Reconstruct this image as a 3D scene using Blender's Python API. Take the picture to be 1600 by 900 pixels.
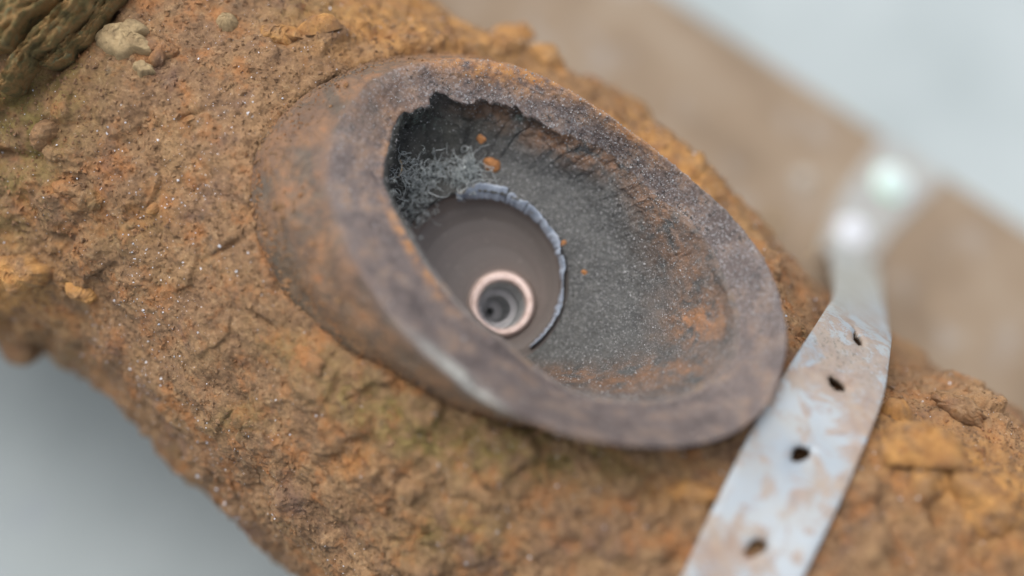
import bpy, math, random
import numpy as np
random.seed(7); RNG = np.random.default_rng(7)
S = 0.001                                    # everything below is authored in millimetres
sc = bpy.context.scene
for o in list(bpy.data.objects): bpy.data.objects.remove(o)
COL = sc.collection

# ------------------------------------------------------------------ camera
BR, BT = 50.3, 0.060                         # pipe radius at x=0 and its taper (mm per mm)
T, K, ROLL, OFF, D0 = math.radians(26), -0.12, math.radians(38.65), 18.05, 280.0
FOC = 233.0
AX_Z = 104.0                                  # height of the pipe's axis above the floor
f = np.array([K, math.sin(T), -math.cos(T)]); f /= np.linalg.norm(f)
ap = np.array([1., 0, 0]); ap = ap - f*(ap @ f); ap /= np.linalg.norm(ap)
qq = np.cross(-f, ap)
CR = math.cos(ROLL)*ap + math.sin(ROLL)*qq
CU = -math.sin(ROLL)*ap + math.cos(ROLL)*qq
CP = np.array([0, OFF, AX_Z]) - D0*f
PX = D0/200.0*1600

cam_d = bpy.data.cameras.new("camera"); cam = bpy.data.objects.new("camera", cam_d); COL.objects.link(cam)
from mathutils import Matrix, Vector
M4 = Matrix([[CR[0], CU[0], -f[0], CP[0]*S], [CR[1], CU[1], -f[1], CP[1]*S], [CR[2], CU[2], -f[2], CP[2]*S], [0, 0, 0, 1]])
cam.matrix_world = M4
cam_d.sensor_width = 36; cam_d.lens = 36*D0/200.0
cam_d.clip_start = 0.005; cam_d.clip_end = 50
cam_d.dof.use_dof = True; cam_d.dof.focus_distance = (FOC+1.5)*S; cam_d.dof.aperture_fstop = 3.4
cam_d.dof.aperture_blades = 0
sc.camera = cam

# ------------------------------------------------------------------ daylight (soft overcast, brightest from upper right)
SUN_DIR = np.array([-1.0, -0.22, 0.0]); SUN_EL = math.radians(63)
h = SUN_DIR[:2]/np.linalg.norm(SUN_DIR[:2])
to_sun = Vector((h[0]*math.cos(SUN_EL), h[1]*math.cos(SUN_EL), math.sin(SUN_EL)))
w = bpy.data.worlds.new("World"); sc.world = w; w.use_nodes = True
nt = w.node_tree; bg = nt.nodes["Background"]
sky = nt.nodes.new("ShaderNodeTexSky"); sky.sky_type = 'NISHITA'; sky.sun_disc = False
sky.sun_elevation = SUN_EL; sky.sun_rotation = math.atan2(h[0], h[1])
sky.air_density = 1.0; sky.dust_density = 5.0; sky.ozone_density = 1.0
hs = nt.nodes.new('ShaderNodeHueSaturation'); hs.inputs['Saturation'].default_value = .45   # cloud greys the blue
nt.links.new(sky.outputs[0], hs.inputs['Color']); nt.links.new(hs.outputs[0], bg.inputs[0]); bg.inputs[1].default_value = 0.15
sd = bpy.data.lights.new("sun", 'SUN'); sd.energy = 0.85; sd.angle = math.radians(58); sd.color = (1, .97, .93)
so = bpy.data.objects.new("sun", sd); COL.objects.link(so)
so.rotation_euler = to_sun.to_track_quat('Z', 'Y').to_euler()
sc.view_settings.view_transform = 'Standard'; sc.view_settings.look = 'None'
sc.view_settings.exposure = 0.53; sc.view_settings.gamma = 1
sc.view_settings.use_curve_mapping = False

# ------------------------------------------------------------------ numeric helpers
def unproj(px, py, d):
    px = np.asarray(px, float); py = np.asarray(py, float); d = np.asarray(d, float)
    return CP + d[..., None]*f + ((px-800)/PX*d)[..., None]*CR - ((py-450)/PX*d)[..., None]*CU
def proj(P):
    q = P - CP; z = q @ f
    return 800+PX*(q @ CR)/z, 450-PX*(q @ CU)/z, z
def on_plane(px, py, Z):
    a = unproj(px, py, 1.0) - CP
    t = (Z-CP[2])/a[..., 2]
    return CP + t[..., None]*a if np.ndim(t) else CP + t*a
def body_depth(px, py, extra=0.0):
    """depth along the camera axis at which the line of sight meets the tapered pipe"""
    a = unproj(px, py, 1.0) - CP
    x = np.zeros(np.shape(px)); t = np.full(np.shape(px), 230.0)
    for _ in range(4):
        R = BR + BT*x + extra
        A = a[..., 1]**2 + a[..., 2]**2
        oy, oz = CP[1], CP[2]-AX_Z
        B = 2*(oy*a[..., 1] + oz*a[..., 2]); C = oy*oy + oz*oz - R*R
        disc = np.maximum(B*B - 4*A*C, 0)
        t = (-B - np.sqrt(disc))/(2*A)
        x = CP[0] + t*a[..., 0]
    return t
def _h(ix, iy, iz, seed):
    n = (ix*np.int64(374761393) + iy*np.int64(668265263) + iz*np.int64(2147483647) + np.int64(seed)*np.int64(1274126177)) & 0xffffffff
    n = ((n ^ (n >> 13))*1274126177) & 0xffffffff
    n = ((n ^ (n >> 16))*2246822519) & 0xffffffff
    return ((n ^ (n >> 15)) & 0xffffff).astype(np.float32)/np.float32(0xffffff)
def vnoise(P, scale, seed=0):
    """value noise, about -1..1, feature size = scale mm"""
    p = P/scale + 1000.0; i = np.floor(p).astype(np.int64); u = (p-i).astype(np.float32); u = u*u*(3-2*u)
    r = 0
    for dx in (0, 1):
        wx = u[..., 0] if dx else 1-u[..., 0]
        for dy in (0, 1):
            wy = u[..., 1] if dy else 1-u[..., 1]
            for dz in (0, 1):
                wz = u[..., 2] if dz else 1-u[..., 2]
                r = r + wx*wy*wz*_h(i[..., 0]+dx, i[..., 1]+dy, i[..., 2]+dz, seed)
    return r*2-1
def fbm(P, scale, octs=4, seed=0, gain=.5):
    r = 0; a = 1; t = 0
    for k in range(octs):
        r = r + a*vnoise(P @ ROTS[k % 3], scale/(2.03**k), seed+k*17); t += a; a *= gain
    return r/t
def _rot(a, b):
    ca, sa, cb, sb = math.cos(a), math.sin(a), math.cos(b), math.sin(b)
    return np.array([[ca, -sa, 0], [sa, ca, 0], [0, 0, 1.]]) @ np.array([[1, 0, 0], [0, cb, -sb], [0, sb, cb]])
ROTS = [_rot(.3, .7), _rot(1.1, 2.0), _rot(2.3, .4)]
def worley(P, scale, seed=0):
    p = P/scale + 500.0; i = np.floor(p).astype(np.int64); fr = p-i
    F1 = np.full(p.shape[:-1], 9.0); ID = np.zeros(p.shape[:-1], np.float32)
    for dx in (-1, 0, 1):
        for dy in (-1, 0, 1):
            for dz in (-1, 0, 1):
                a, b, c = i[..., 0]+dx, i[..., 1]+dy, i[..., 2]+dz
                hx = _h(a, b, c, seed); hy = _h(a, b, c, seed+5); hz = _h(a, b, c, seed+9)
                d = (dx+hx-fr[..., 0])**2 + (dy+hy-fr[..., 1])**2 + (dz+hz-fr[..., 2])**2
                m = d < F1; F1 = np.where(m, d, F1); ID = np.where(m, hx, ID)
    return np.sqrt(F1), ID
def sstep(a, b, x):
    t = np.clip((x-a)/(b-a), 0, 1); return t*t*(3-2*t)
def terrace(x, n, sharp=.2):
    y = x*n; k = np.floor(y); r = y-k
    return (k + sstep(.5-sharp, .5+sharp, r))/n
def blob(X, Y, cx, cy, rx, ry, ang=0):
    c, s = math.cos(math.radians(ang)), math.sin(math.radians(ang))
    u = ((X-cx)*c + (Y-cy)*s)/rx; v = (-(X-cx)*s + (Y-cy)*c)/ry
    return np.exp(-(u*u+v*v))
def inside(X, Y, poly):
    poly = np.asarray(poly, float); r = np.zeros(X.shape, bool); n = len(poly)
    for k in range(n):
        x0, y0 = poly[k]; x1, y1 = poly[(k+1) % n]
        if y0 == y1: continue
        c = ((y0 > Y) != (y1 > Y)) & (X < (x1-x0)*(Y-y0)/(y1-y0)+x0)
        r ^= c
    return r
def smooth_interp(x, xp, fp):
    """monotone-ish cubic (Catmull-Rom) through the control points"""
    xp = np.asarray(xp, float); fp = np.asarray(fp, float)
    m = np.gradient(fp, xp)
    k = np.clip(np.searchsorted(xp, x)-1, 0, len(xp)-2)
    hh = xp[k+1]-xp[k]; t = np.clip((x-xp[k])/hh, 0, 1)
    return ((2*t**3-3*t**2+1)*fp[k] + (t**3-2*t**2+t)*hh*m[k] + (-2*t**3+3*t**2)*fp[k+1] + (t**3-t**2)*hh*m[k+1])

# ------------------------------------------------------------------ object helpers
def thing(name, label, cat, loc, group=None):
    o = bpy.data.objects.new(name, None); COL.objects.link(o)
    o.location = [c*S for c in loc]; o.empty_display_size = .01
    o["label"] = label; o["category"] = cat
    if group: o["group"] = group
    o["_mm"] = [float(c) for c in loc]
    return o
def origin(o):
    r = np.zeros(3)
    while o is not None:
        if "_mm" in o.keys(): r = r + np.array(o["_mm"][:])
        o = o.parent
    return r
def mesh_obj(name, V, F, mat, parent=None, attrs=None, loc=None, label=None, smooth=True):
    """V (n,3) world mm, F (m,4) or (m,3) index array -> one linked mesh object"""
    V = np.asarray(V, float); F = np.asarray(F, np.int32)
    base = origin(parent) if parent is not None else (np.array(loc, float) if loc is not None else np.zeros(3))
    me = bpy.data.meshes.new(name)
    me.vertices.add(len(V)); me.vertices.foreach_set("co", ((V-base)*S).astype(np.float32).ravel())
    k = F.shape[1]
    me.loops.add(F.size); me.loops.foreach_set("vertex_index", F.ravel())
    me.polygons.add(len(F)); me.polygons.foreach_set("loop_start", np.arange(0, F.size, k, dtype=np.int32))
    me.polygons.foreach_set("loop_total", np.full(len(F), k, np.int32))
    me.polygons.foreach_set("use_smooth", np.full(len(F), smooth))
    me.update(calc_edges=True)
    for n, a in (attrs or {}).items():
        at = me.attributes.new(n, 'FLOAT', 'POINT'); at.data.foreach_set("value", np.asarray(a, np.float32).ravel())
    me.materials.append(mat)
    o = bpy.data.objects.new(name, me); COL.objects.link(o)
    if parent is not None: o.parent = parent
    else:
        o.location = [c*S for c in base]; o["_mm"] = [float(c) for c in base]
    if label: o["label"] = label
    return o
def grid_faces(n, m, wrap_m=False):
    a = np.arange(n*m).reshape(n, m)
    if wrap_m: a = np.concatenate([a, a[:, :1]], 1)
    return np.stack([a[:-1, :-1], a[:-1, 1:], a[1:, 1:], a[1:, :-1]], -1).reshape(-1, 4)
def compact(V, F, attrs):
    used = np.unique(F); mp = np.full(len(V), -1, np.int64); mp[used] = np.arange(len(used))
    return V[used], mp[F], {k: np.asarray(a).ravel()[used] for k, a in attrs.items()}
def grid_normals(G, wrap=False):
    du = np.gradient(G, axis=0)
    if wrap: dv = (np.roll(G, -1, 1)-np.roll(G, 1, 1))/2
    else: dv = np.gradient(G, axis=1)
    n = np.cross(du, dv); l = np.linalg.norm(n, axis=-1, keepdims=True)
    return n/np.maximum(l, 1e-9)

# ------------------------------------------------------------------ materials
def srgb(r, g, b):
    def c(v):
        v /= 255
        return v/12.92 if v < .04045 else ((v+.055)/1.055)**2.4
    return (c(r), c(g), c(b), 1)
class NT:
    def __init__(s, name):
        s.m = bpy.data.materials.new(name); s.m.use_nodes = True; s.t = s.m.node_tree
        s.b = s.t.nodes["Principled BSDF"]
        tc = s.t.nodes.new("ShaderNodeTexCoord"); mp = s.t.nodes.new("ShaderNodeMapping")
        mp.inputs[3].default_value = (1000, 1000, 1000); s.t.links.new(tc.outputs["Object"], mp.inputs[0]); s.co = mp.outputs[0]
    def link(s, a, b): s.t.links.new(a, b)
    def noise(s, size, detail=4, rough=.55, dist=0, lac=2.0):
        n = s.t.nodes.new("ShaderNodeTexNoise"); s.link(s.co, n.inputs["Vector"])
        n.inputs["Scale"].default_value = 1/size; n.inputs["Detail"].default_value = detail
        n.inputs["Roughness"].default_value = rough; n.inputs["Distortion"].default_value = dist
        return n.outputs["Fac"]
    def voro(s, size, out="Distance", feat='F1'):
        n = s.t.nodes.new("ShaderNodeTexVoronoi"); n.feature = feat; s.link(s.co, n.inputs["Vector"])
        n.inputs["Scale"].default_value = 1/size
        return n.outputs[out]
    def ramp(s, v, stops, interp='LINEAR'):
        n = s.t.nodes.new("ShaderNodeValToRGB"); n.color_ramp.interpolation = interp
        el = n.color_ramp.elements
        while len(el) < len(stops): el.new(.5)
        for e, (p, c) in zip(el, stops):
            e.position = p; e.color = c if not isinstance(c, (int, float)) else (c, c, c, 1)
        s.link(v, n.inputs[0]); return n.outputs[0]
    def attr(s, name):
        n = s.t.nodes.new("ShaderNodeAttribute"); n.attribute_name = name; return n.outputs["Fac"]
    def mix(s, fac, a, b, mode='MIX'):
        n = s.t.nodes.new("ShaderNodeMix"); n.data_type = 'RGBA'; n.blend_type = mode
        for i, v in ((0, fac), (6, a), (7, b)):
            if isinstance(v, (int, float)): n.inputs[i].default_value = v if i == 0 else (v, v, v, 1)
            elif isinstance(v, tuple): n.inputs[i].default_value = v
            else: s.link(v, n.inputs[i])
        return n.outputs[2]
    def math(s, op, a, b=None, clamp=False):
        n = s.t.nodes.new("ShaderNodeMath"); n.operation = op; n.use_clamp = clamp
        for i, v in ((0, a), (1, b)):
            if v is None: continue
            if isinstance(v, (int, float)): n.inputs[i].default_value = v
            else: s.link(v, n.inputs[i])
        return n.outputs[0]
    def color(s, c):
        if isinstance(c, tuple): s.b.inputs["Base Color"].default_value = c
        else: s.link(c, s.b.inputs["Base Color"])
    def rough(s, r):
        if isinstance(r, (int, float)): s.b.inputs["Roughness"].default_value = r
        else: s.link(r, s.b.inputs["Roughness"])
    def bump(s, hgt, dist_mm, strength=1.0):
        n = s.t.nodes.new("ShaderNodeBump"); n.inputs["Strength"].default_value = strength
        n.inputs["Distance"].default_value = dist_mm*S; s.link(hgt, n.inputs["Height"])
        s.link(n.outputs[0], s.b.inputs["Normal"])
    def spec(s, v): s.b.inputs["Specular IOR Level"].default_value = v
    def metal(s, v): s.b.inputs["Metallic"].default_value = v

def soft(n, v, lo, hi): return n.ramp(v, [(lo, 0.0), (hi, 1.0)])

def mat_crust():
    n = NT("rust_crust")
    base = n.ramp(n.noise(9, 6, .62, .4), [(.28, srgb(100, 77, 56)), (.44, srgb(134, 103, 73)), (.56, srgb(154, 120, 82)), (.72, srgb(172, 138, 92))])
    fine = n.ramp(n.noise(1.3, 5, .7), [(.32, srgb(72, 57, 45)), (.47, srgb(132, 102, 75)), (.58, srgb(156, 124, 90)), (.72, srgb(202, 172, 132))])
    c = n.mix(.5, base, fine)
    c = n.mix(n.math('MULTIPLY', soft(n, n.noise(5, 5, .65), .50, .66), .75), c, srgb(168, 112, 62))     # brighter orange rust
    c = n.mix(n.math('MULTIPLY', soft(n, n.noise(7.5, 5, .6, .6), .56, .70), .55), c, srgb(112, 88, 78))    # purplish brown scale
    c = n.mix(n.math('MULTIPLY', soft(n, n.noise(3.1, 5, .7), .60, .72), .6), c, srgb(94, 86, 76))     # grey mineral specks
    oc = n.math('MULTIPLY', n.attr("ochre"), soft(n, n.noise(3.5, 4, .6), .30, .58))
    c = n.mix(oc, c, n.ramp(n.noise(2.2, 5, .6), [(.3, srgb(154, 106, 56)), (.6, srgb(196, 146, 82))]))
    ol = n.math('MULTIPLY', n.attr("olive"), soft(n, n.noise(4.2, 4, .65), .34, .60))
    c = n.mix(ol, c, n.ramp(n.noise(1.7, 5, .65), [(.3, srgb(86, 74, 38)), (.55, srgb(128, 110, 60)), (.75, srgb(152, 134, 84))]))
    pa = n.math('MULTIPLY', n.attr("pale"), soft(n, n.noise(1.6, 4, .7), .35, .58))
    c = n.mix(pa, c, srgb(182, 144, 104))
    c = n.mix(soft(n, n.noise(.42, 3, .75), .66, .74), c, srgb(190, 178, 168))
    c = n.mix(n.math('MULTIPLY', soft(n, n.noise(.55, 4, .8), .57, .66), .42), c, srgb(84, 66, 50))
    hs_ = n.t.nodes.new('ShaderNodeHueSaturation'); hs_.inputs['Saturation'].default_value = .97; hs_.inputs['Value'].default_value = .96; n.link(c, hs_.inputs['Color']); c = hs_.outputs[0]
    n.color(c); n.rough(n.ramp(n.noise(2, 4), [(.3, .72), (.7, .95)])); n.spec(.35)
    hgt = n.math('ADD', n.math('MULTIPLY', n.noise(.7, 6, .78), 1.2), n.math('MULTIPLY', n.voro(.55), .35))
    n.bump(hgt, .40, .9)
    return n.m

def mat_socket():
    """outer wall and rim of the socket: rust below, purple-grey bare metal scale on the rim, sandy at the far side"""
    n = NT("socket_scale")
    rust = n.ramp(n.noise(4.5, 7, .68, .6), [(.3, srgb(78, 66, 56)), (.45, srgb(108, 84, 66)), (.58, srgb(130, 98, 71)), (.74, srgb(152, 102, 66))])
    dark = n.ramp(n.noise(3, 4, .6), [(.35, srgb(62, 60, 54)), (.65, srgb(98, 91, 80))])
    rust = n.mix(n.math('MULTIPLY', soft(n, n.noise(7, 7, .68, .4), .46, .60), .75), rust, dark)
    rim = n.ramp(n.noise(4, 5, .6), [(.3, srgb(78, 69, 67)), (.5, srgb(102, 91, 87)), (.68, srgb(124, 109, 98))])
    rim = n.mix(n.math('MULTIPLY', soft(n, n.noise(4.0, 6, .68, .4), .54, .70), .5), rim, srgb(138, 108, 86))
    rim = n.mix(n.math('MULTIPLY', n.math('MULTIPLY', soft(n, n.noise(.5, 2, .6), .54, .62), n.attr("sand")), .7), rim, srgb(138, 138, 140))
    rim = n.mix(n.math('MULTIPLY', soft(n, n.noise(.7, 2, .6), .56, .64), n.attr("sand")), rim, srgb(66, 62, 60))
    c = n.mix(n.attr("rim"), rust, rim)
    c = n.mix(n.math('MULTIPLY', n.attr("ochre"), soft(n, n.noise(2.0, 5, .65), .36, .58)), c, n.ramp(n.noise(1.2, 4, .6), [(.3, srgb(140, 96, 60)), (.7, srgb(184, 136, 84))]))
    c = n.mix(n.math('MULTIPLY', n.attr("chip"), soft(n, n.noise(1.8, 4, .6), .30, .48)), c, srgb(164, 166, 160))
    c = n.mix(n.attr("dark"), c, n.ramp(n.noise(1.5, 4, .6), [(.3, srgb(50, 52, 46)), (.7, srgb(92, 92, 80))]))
    n.color(c); n.rough(n.ramp(n.noise(2, 3), [(.3, .5), (.7, .8)])); n.spec(.45)
    n.bump(n.noise(.8, 6, .7), .28, .8)
    return n.m

def mat_lining():
    n = NT("grey_sandy_lining")
    g = n.ramp(n.noise(2.5, 6, .7), [(.3, srgb(60, 61, 61)), (.5, srgb(73, 74, 73)), (.7, srgb(84, 84, 82))])
    g = n.mix(n.math('MULTIPLY', soft(n, n.noise(.45, 2, .6), .57, .63), .5), g, srgb(136, 136, 134))
    g = n.mix(n.math('MULTIPLY', soft(n, n.noise(.6, 2, .6), .56, .64), .7), g, srgb(52, 52, 48))
    r = n.math('MULTIPLY', n.attr("rust"), soft(n, n.noise(3.0, 5, .65, .4), .36, .55))
    c = n.mix(r, g, n.ramp(n.noise(1.4, 5, .65), [(.3, srgb(112, 82, 58)), (.55, srgb(150, 106, 70)), (.75, srgb(178, 122, 78))]))
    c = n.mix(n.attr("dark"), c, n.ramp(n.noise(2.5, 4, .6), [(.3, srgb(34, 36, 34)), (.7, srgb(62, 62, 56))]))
    c = n.mix(n.math('MULTIPLY', n.attr("chip"), soft(n, n.noise(.9, 4, .6), .50, .60)), c, srgb(84, 96, 88))
    c = n.mix(n.attr("rim"), c, n.ramp(n.noise(3, 6, .68), [(.3, srgb(84, 76, 70)), (.5, srgb(108, 98, 93)), (.7, srgb(132, 110, 88))]))
    n.color(c); n.rough(.62); n.spec(.5)
    n.bump(n.math('ADD', n.noise(.6, 5, .7), n.math('MULTIPLY', n.voro(.35), .4)), .22, .9)
    return n.m

def mat_simple(name, stops, size, rough=.7, spec=.4, bump=0.0, bsize=.8, metal=0.0, detail=5):
    n = NT(name); n.color(n.ramp(n.noise(size, detail, .62, .3), stops)); n.rough(rough); n.spec(spec); n.metal(metal)
    if bump: n.bump(n.noise(bsize, 5, .7), bump, .8)
    return n.m

def mat_strap():
    n = NT("dirty_galvanised_metal")
    met = n.ramp(n.noise(12, 4, .5), [(.3, srgb(142, 151, 158)), (.7, srgb(163, 171, 176))])
    big = n.noise(5.0, 7, .70, 1.0); fine = n.noise(.7, 5, .75, .3)
    m1 = n.math('ADD', n.math('MULTIPLY', big, .75), n.math('MULTIPLY', fine, .25))
    m1 = n.math('ADD', m1, n.math('MULTIPLY', n.attr("dirt"), .13))
    dirt = n.ramp(m1, [(.50, 0.0), (.555, .6), (.70, .85)])
    c = n.mix(dirt, met, n.ramp(n.noise(2, 4, .6), [(.3, srgb(128, 100, 80)), (.7, srgb(162, 136, 112))]))
    veil = n.ramp(n.noise(5, 5, .6), [(.40, 0.0), (.75, .5)])
    c = n.mix(veil, c, srgb(160, 154, 142))
    pit = n.math('MULTIPLY', n.attr("pits"), soft(n, n.noise(.5, 3, .7, .5), .57, .62))
    c = n.mix(pit, c, srgb(110, 104, 96))
    c = n.mix(n.attr('end_tone'), c, n.ramp(n.noise(4, 5, .6), [(.3, srgb(146, 144, 132)), (.7, srgb(164, 163, 154))]))  # beige tone painted in to lower the brightness of the sun-facing flat end
    c = n.mix(n.attr("edge"), c, srgb(166, 150, 132))
    n.color(c); n.metal(.0); n.spec(.45)
    n.rough(n.mix(dirt, n.ramp(n.noise(3, 4), [(.3, .38), (.7, .5)]), .8))
    n.bump(n.math('ADD', n.math('MULTIPLY', dirt, .5), n.math('MULTIPLY', n.noise(.6, 4, .7), n.attr("pits"))), .12, .6)
    return n.m

M_CRUST = mat_crust(); M_SOCK = mat_socket(); M_LIN = mat_lining(); M_STRAP = mat_strap()
M_DISC = None
def mat_disc():
    n = NT("turned_metal_face")
    c = n.ramp(n.attr("ringv"), [(0, srgb(122, 115, 111)), (.3, srgb(132, 124, 120)), (.42, srgb(125, 118, 114)), (.6, srgb(137, 128, 124)), (.72, srgb(128, 120, 116)), (1, srgb(138, 128, 123))])
    cmb = n.t.nodes.new("ShaderNodeCombineXYZ"); n.link(n.attr("ringv"), cmb.inputs[0])
    sn = n.t.nodes.new("ShaderNodeTexNoise"); n.link(cmb.outputs[0], sn.inputs["Vector"]); sn.inputs["Scale"].default_value = 26; sn.inputs["Detail"].default_value = 5; sn.inputs["Roughness"].default_value = .7
    c = n.mix(n.ramp(sn.outputs["Fac"], [(.38, 0.0), (.62, .55)]), c, srgb(100, 92, 88))
    c = n.mix(n.math('MULTIPLY', n.noise(5, 6, .7), .3), c, srgb(96, 92, 84))
    c = n.mix(n.math('MULTIPLY', soft(n, n.noise(.9, 4, .7), .62, .70), .5), c, srgb(168, 160, 152))
    n.color(c); n.rough(.42); n.spec(.5); n.metal(.3)
    return n.m
M_DISC = mat_disc()
M_COPPER = mat_simple("dull_copper", [(.28, srgb(176, 146, 132)), (.42, srgb(218, 194, 184)), (.7, srgb(228, 208, 200))], 1.1, .5, .4, .08)
M_TUBE = mat_simple("grey_bore_metal", [(.3, srgb(172, 176, 176)), (.7, srgb(194, 196, 196))], 3, .4, .5, metal=.4)
M_TUBE2 = mat_simple("pale_bore_ring", [(.3, srgb(215, 212, 214)), (.7, srgb(232, 228, 230))], 3, .35, .5, metal=.4)
M_ENAMEL = mat_simple("chipped_blue_grey_enamel", [(.36, srgb(140, 130, 108)), (.44, srgb(126, 136, 150)), (.55, srgb(146, 156, 170)), (.75, srgb(170, 178, 188))], 4.5, .3, .6, .15, 1.2)
M_STONE = mat_simple("olive_stone_chip", [(.3, srgb(122, 104, 78)), (.55, srgb(156, 136, 102)), (.75, srgb(180, 160, 124))], 2.2, .9, .3, .3)
M_OCHRE = mat_simple("ochre_rust_lump", [(.28, srgb(122, 78, 40)), (.45, srgb(172, 116, 54)), (.62, srgb(204, 146, 68)), (.78, srgb(178, 132, 82))], 3.5, .85, .35, .35)
M_BROWN = mat_simple("brown_rust_lump", [(.28, srgb(100, 68, 46)), (.5, srgb(146, 102, 66)), (.72, srgb(176, 126, 80))], 2.4, .9, .35, .35)
M_WOOD = mat_simple("weathered_fibrous_rust", [(.28, srgb(72, 58, 38)), (.42, srgb(104, 92, 56)), (.55, srgb(132, 102, 62)), (.66, srgb(116, 112, 78)), (.76, srgb(158, 152, 136))], 2.6, .85, .4, .4)
M_NOD = mat_simple('dull_orange_nodule', [(.3, srgb(128, 88, 56)), (.7, srgb(174, 122, 76))], .8, .85, .3, .2)
M_GRIT = mat_simple("pale_grit", [(.3, srgb(176, 178, 184)), (.7, srgb(226, 228, 234))], 2, .35, .6)
M_SAND = mat_simple("grey_sand_grain", [(.3, srgb(112, 112, 112)), (.55, srgb(150, 150, 150)), (.8, srgb(196, 196, 198))], 1.2, .4, .6)
M_TUFT = mat_simple("grey_green_fibre", [(.3, srgb(146, 154, 154)), (.7, srgb(190, 196, 196))], 3, .7, .3)
M_HAIR = mat_simple("tan_fibre", [(.3, srgb(150, 130, 100)), (.7, srgb(186, 168, 140))], 2, .7, .3)
M_BOLT = mat_simple("shiny_bolt_steel", [(.3, srgb(200, 206, 214)), (.7, srgb(222, 226, 232))], 4, .3, .7)
M_BOLTG = mat_simple("green_tinged_bolt", [(.35, srgb(214, 220, 230)), (.5, srgb(200, 222, 214)), (.65, srgb(150, 206, 182))], 9, .3, .7, detail=1)
def mat_board():
    n = NT("tan_board")
    c = n.ramp(n.noise(26, 5, .55, .3), [(.3, srgb(112, 96, 78)), (.5, srgb(132, 115, 95)), (.7, srgb(143, 129, 111))])
    c = n.mix(soft(n, n.noise(11, 3, .5), .58, .75), c, srgb(148, 143, 136))
    n.color(c); n.rough(.8); n.bump(n.noise(1.2, 4), .1, .5); return n.m
def mat_floor():
    n = NT("pale_grey_floor")
    c = n.ramp(n.noise(60, 5, .55), [(.3, srgb(148, 158, 159)), (.7, srgb(167, 176, 177))])
    c = n.mix(n.math('MULTIPLY', soft(n, n.noise(24, 3, .5), .6, .74), .5), c, srgb(150, 158, 166))
    n.color(c); n.rough(.75); n.bump(n.noise(3, 4), .1, .4); return n.m
M_BOARD = mat_board(); M_FLOOR = mat_floor()

# ------------------------------------------------------------------ floor and board
n_ = 41
gx, gy = np.meshgrid(np.linspace(-3000, 3000, n_), np.linspace(-3000, 3000, n_), indexing='ij')
fl = mesh_obj("floor", np.stack([gx, gy, np.zeros_like(gx)], -1).reshape(-1, 3), grid_faces(n_, n_), M_FLOOR)
fl["kind"] = "structure"
BZ = AX_Z-BR-0.5                              # board top height
def bevel_box_pts(p0, p1, inward, width, z0, z1, b=1.5):
    """long slab: edge line p0-p1 is the outer top edge, extends `width` along inward"""
    d = (p1-p0)/np.linalg.norm(p1-p0); prof = [(0, z0), (0, z1-b), (b*.3, z1-b*.3), (b, z1), (width-b, z1), (width, z1-b), (width, z0)]
    ts = np.linspace(0, np.linalg.norm(p1-p0), 60)
    V = np.array([[*(p0+d*t+inward*q)[:2], z] for t in ts for q, z in prof])
    F = grid_faces(60, len(prof), True); return V, F[:, ::-1]
e0 = on_plane(1050., -6., BZ); e1 = on_plane(1600., 352., BZ)
ed = (e1-e0)/np.linalg.norm(e1-e0); inn = np.array([ed[1], -ed[0], 0.])
if inn[1] > 0: inn = -inn
far_edge_w = abs((e0-np.array([0, -22., BZ])) @ inn)
V, F = bevel_box_pts(e0-ed*230, e1+ed*230, inn, far_edge_w-8, .4, BZ)
board = mesh_obj("board", V, F, M_BOARD, loc=(0, 40, 0), smooth=False)
board["label"] = "thick tan board under the rusty pipe with the strap bolted to it"; board["category"] = "board"

# ------------------------------------------------------------------ the rusty pipe
pipe = thing("rusty_pipe", "thick rust-crusted iron pipe with an oblique flared socket open to a copper-ringed bore", "pipe", (0, 0, AX_Z-BR))
BASE = np.array([(392,290),(402,370),(430,440),(500,515),(600,582),(720,640),(850,672),(1000,668),(1110,622),(1150,540),(1140,450),(1080,345),(1000,255),(900,165),(800,105),(690,84),(560,104),(450,172),(405,230)], float)

def polar_resample(pts, cen, th):
    """closed ring given as (px,py,val...) -> values at image angles th"""
    pts = np.asarray(pts, float); d = pts[:, :2]-cen
    a = np.arctan2(d[:, 1], d[:, 0]); o = np.argsort(a); a = a[o]; r = np.hypot(d[:, 0], d[:, 1])[o]; rest = pts[o, 2:]
    k = 3
    A = np.concatenate([a[-k:]-2*np.pi, a, a[:k]+2*np.pi])
    Rr = np.concatenate([r[-k:], r, r[:k]])
    out = [smooth_interp(th, A, Rr)]
    for j in range(rest.shape[1]):
        q = rest[o, j] if False else rest[:, j]
        out.append(smooth_interp(th, A, np.concatenate([q[-k:], q, q[:k]])))
    return out
NTH = 1100
TH = np.linspace(-np.pi, np.pi, NTH, endpoint=False)
def ring(pts, cen):
    cen = np.array(cen, float); r = polar_resample(pts, cen, TH)
    x = cen[0]+r[0]*np.cos(TH); y = cen[1]+r[0]*np.sin(TH)
    return x, y, (FOC+r[1] if len(r) > 1 else None)
def circ(cx, cy, rad, dz, wob=0):
    rr = rad*(1+wob*np.sin(3*TH+1)+wob*.6*np.sin(7*TH+2))
    return cx+rr*np.cos(TH), cy+rr*np.sin(TH), np.full(NTH, FOC+dz)
C1 = (840, 400)
bx, by, _ = ring(BASE, C1)
filB = np.clip(blob(bx, by, 560, 100, 230, 130, 0)+blob(bx, by, 400, 300, 70, 160)*.5+blob(bx, by, 800, 90, 160, 60)*.6, 0, 1)
bd = np.minimum(body_depth(bx, by) + 1.2 - 1.6*filB, FOC+20) + 15*sstep(800, 1060, bx)
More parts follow.
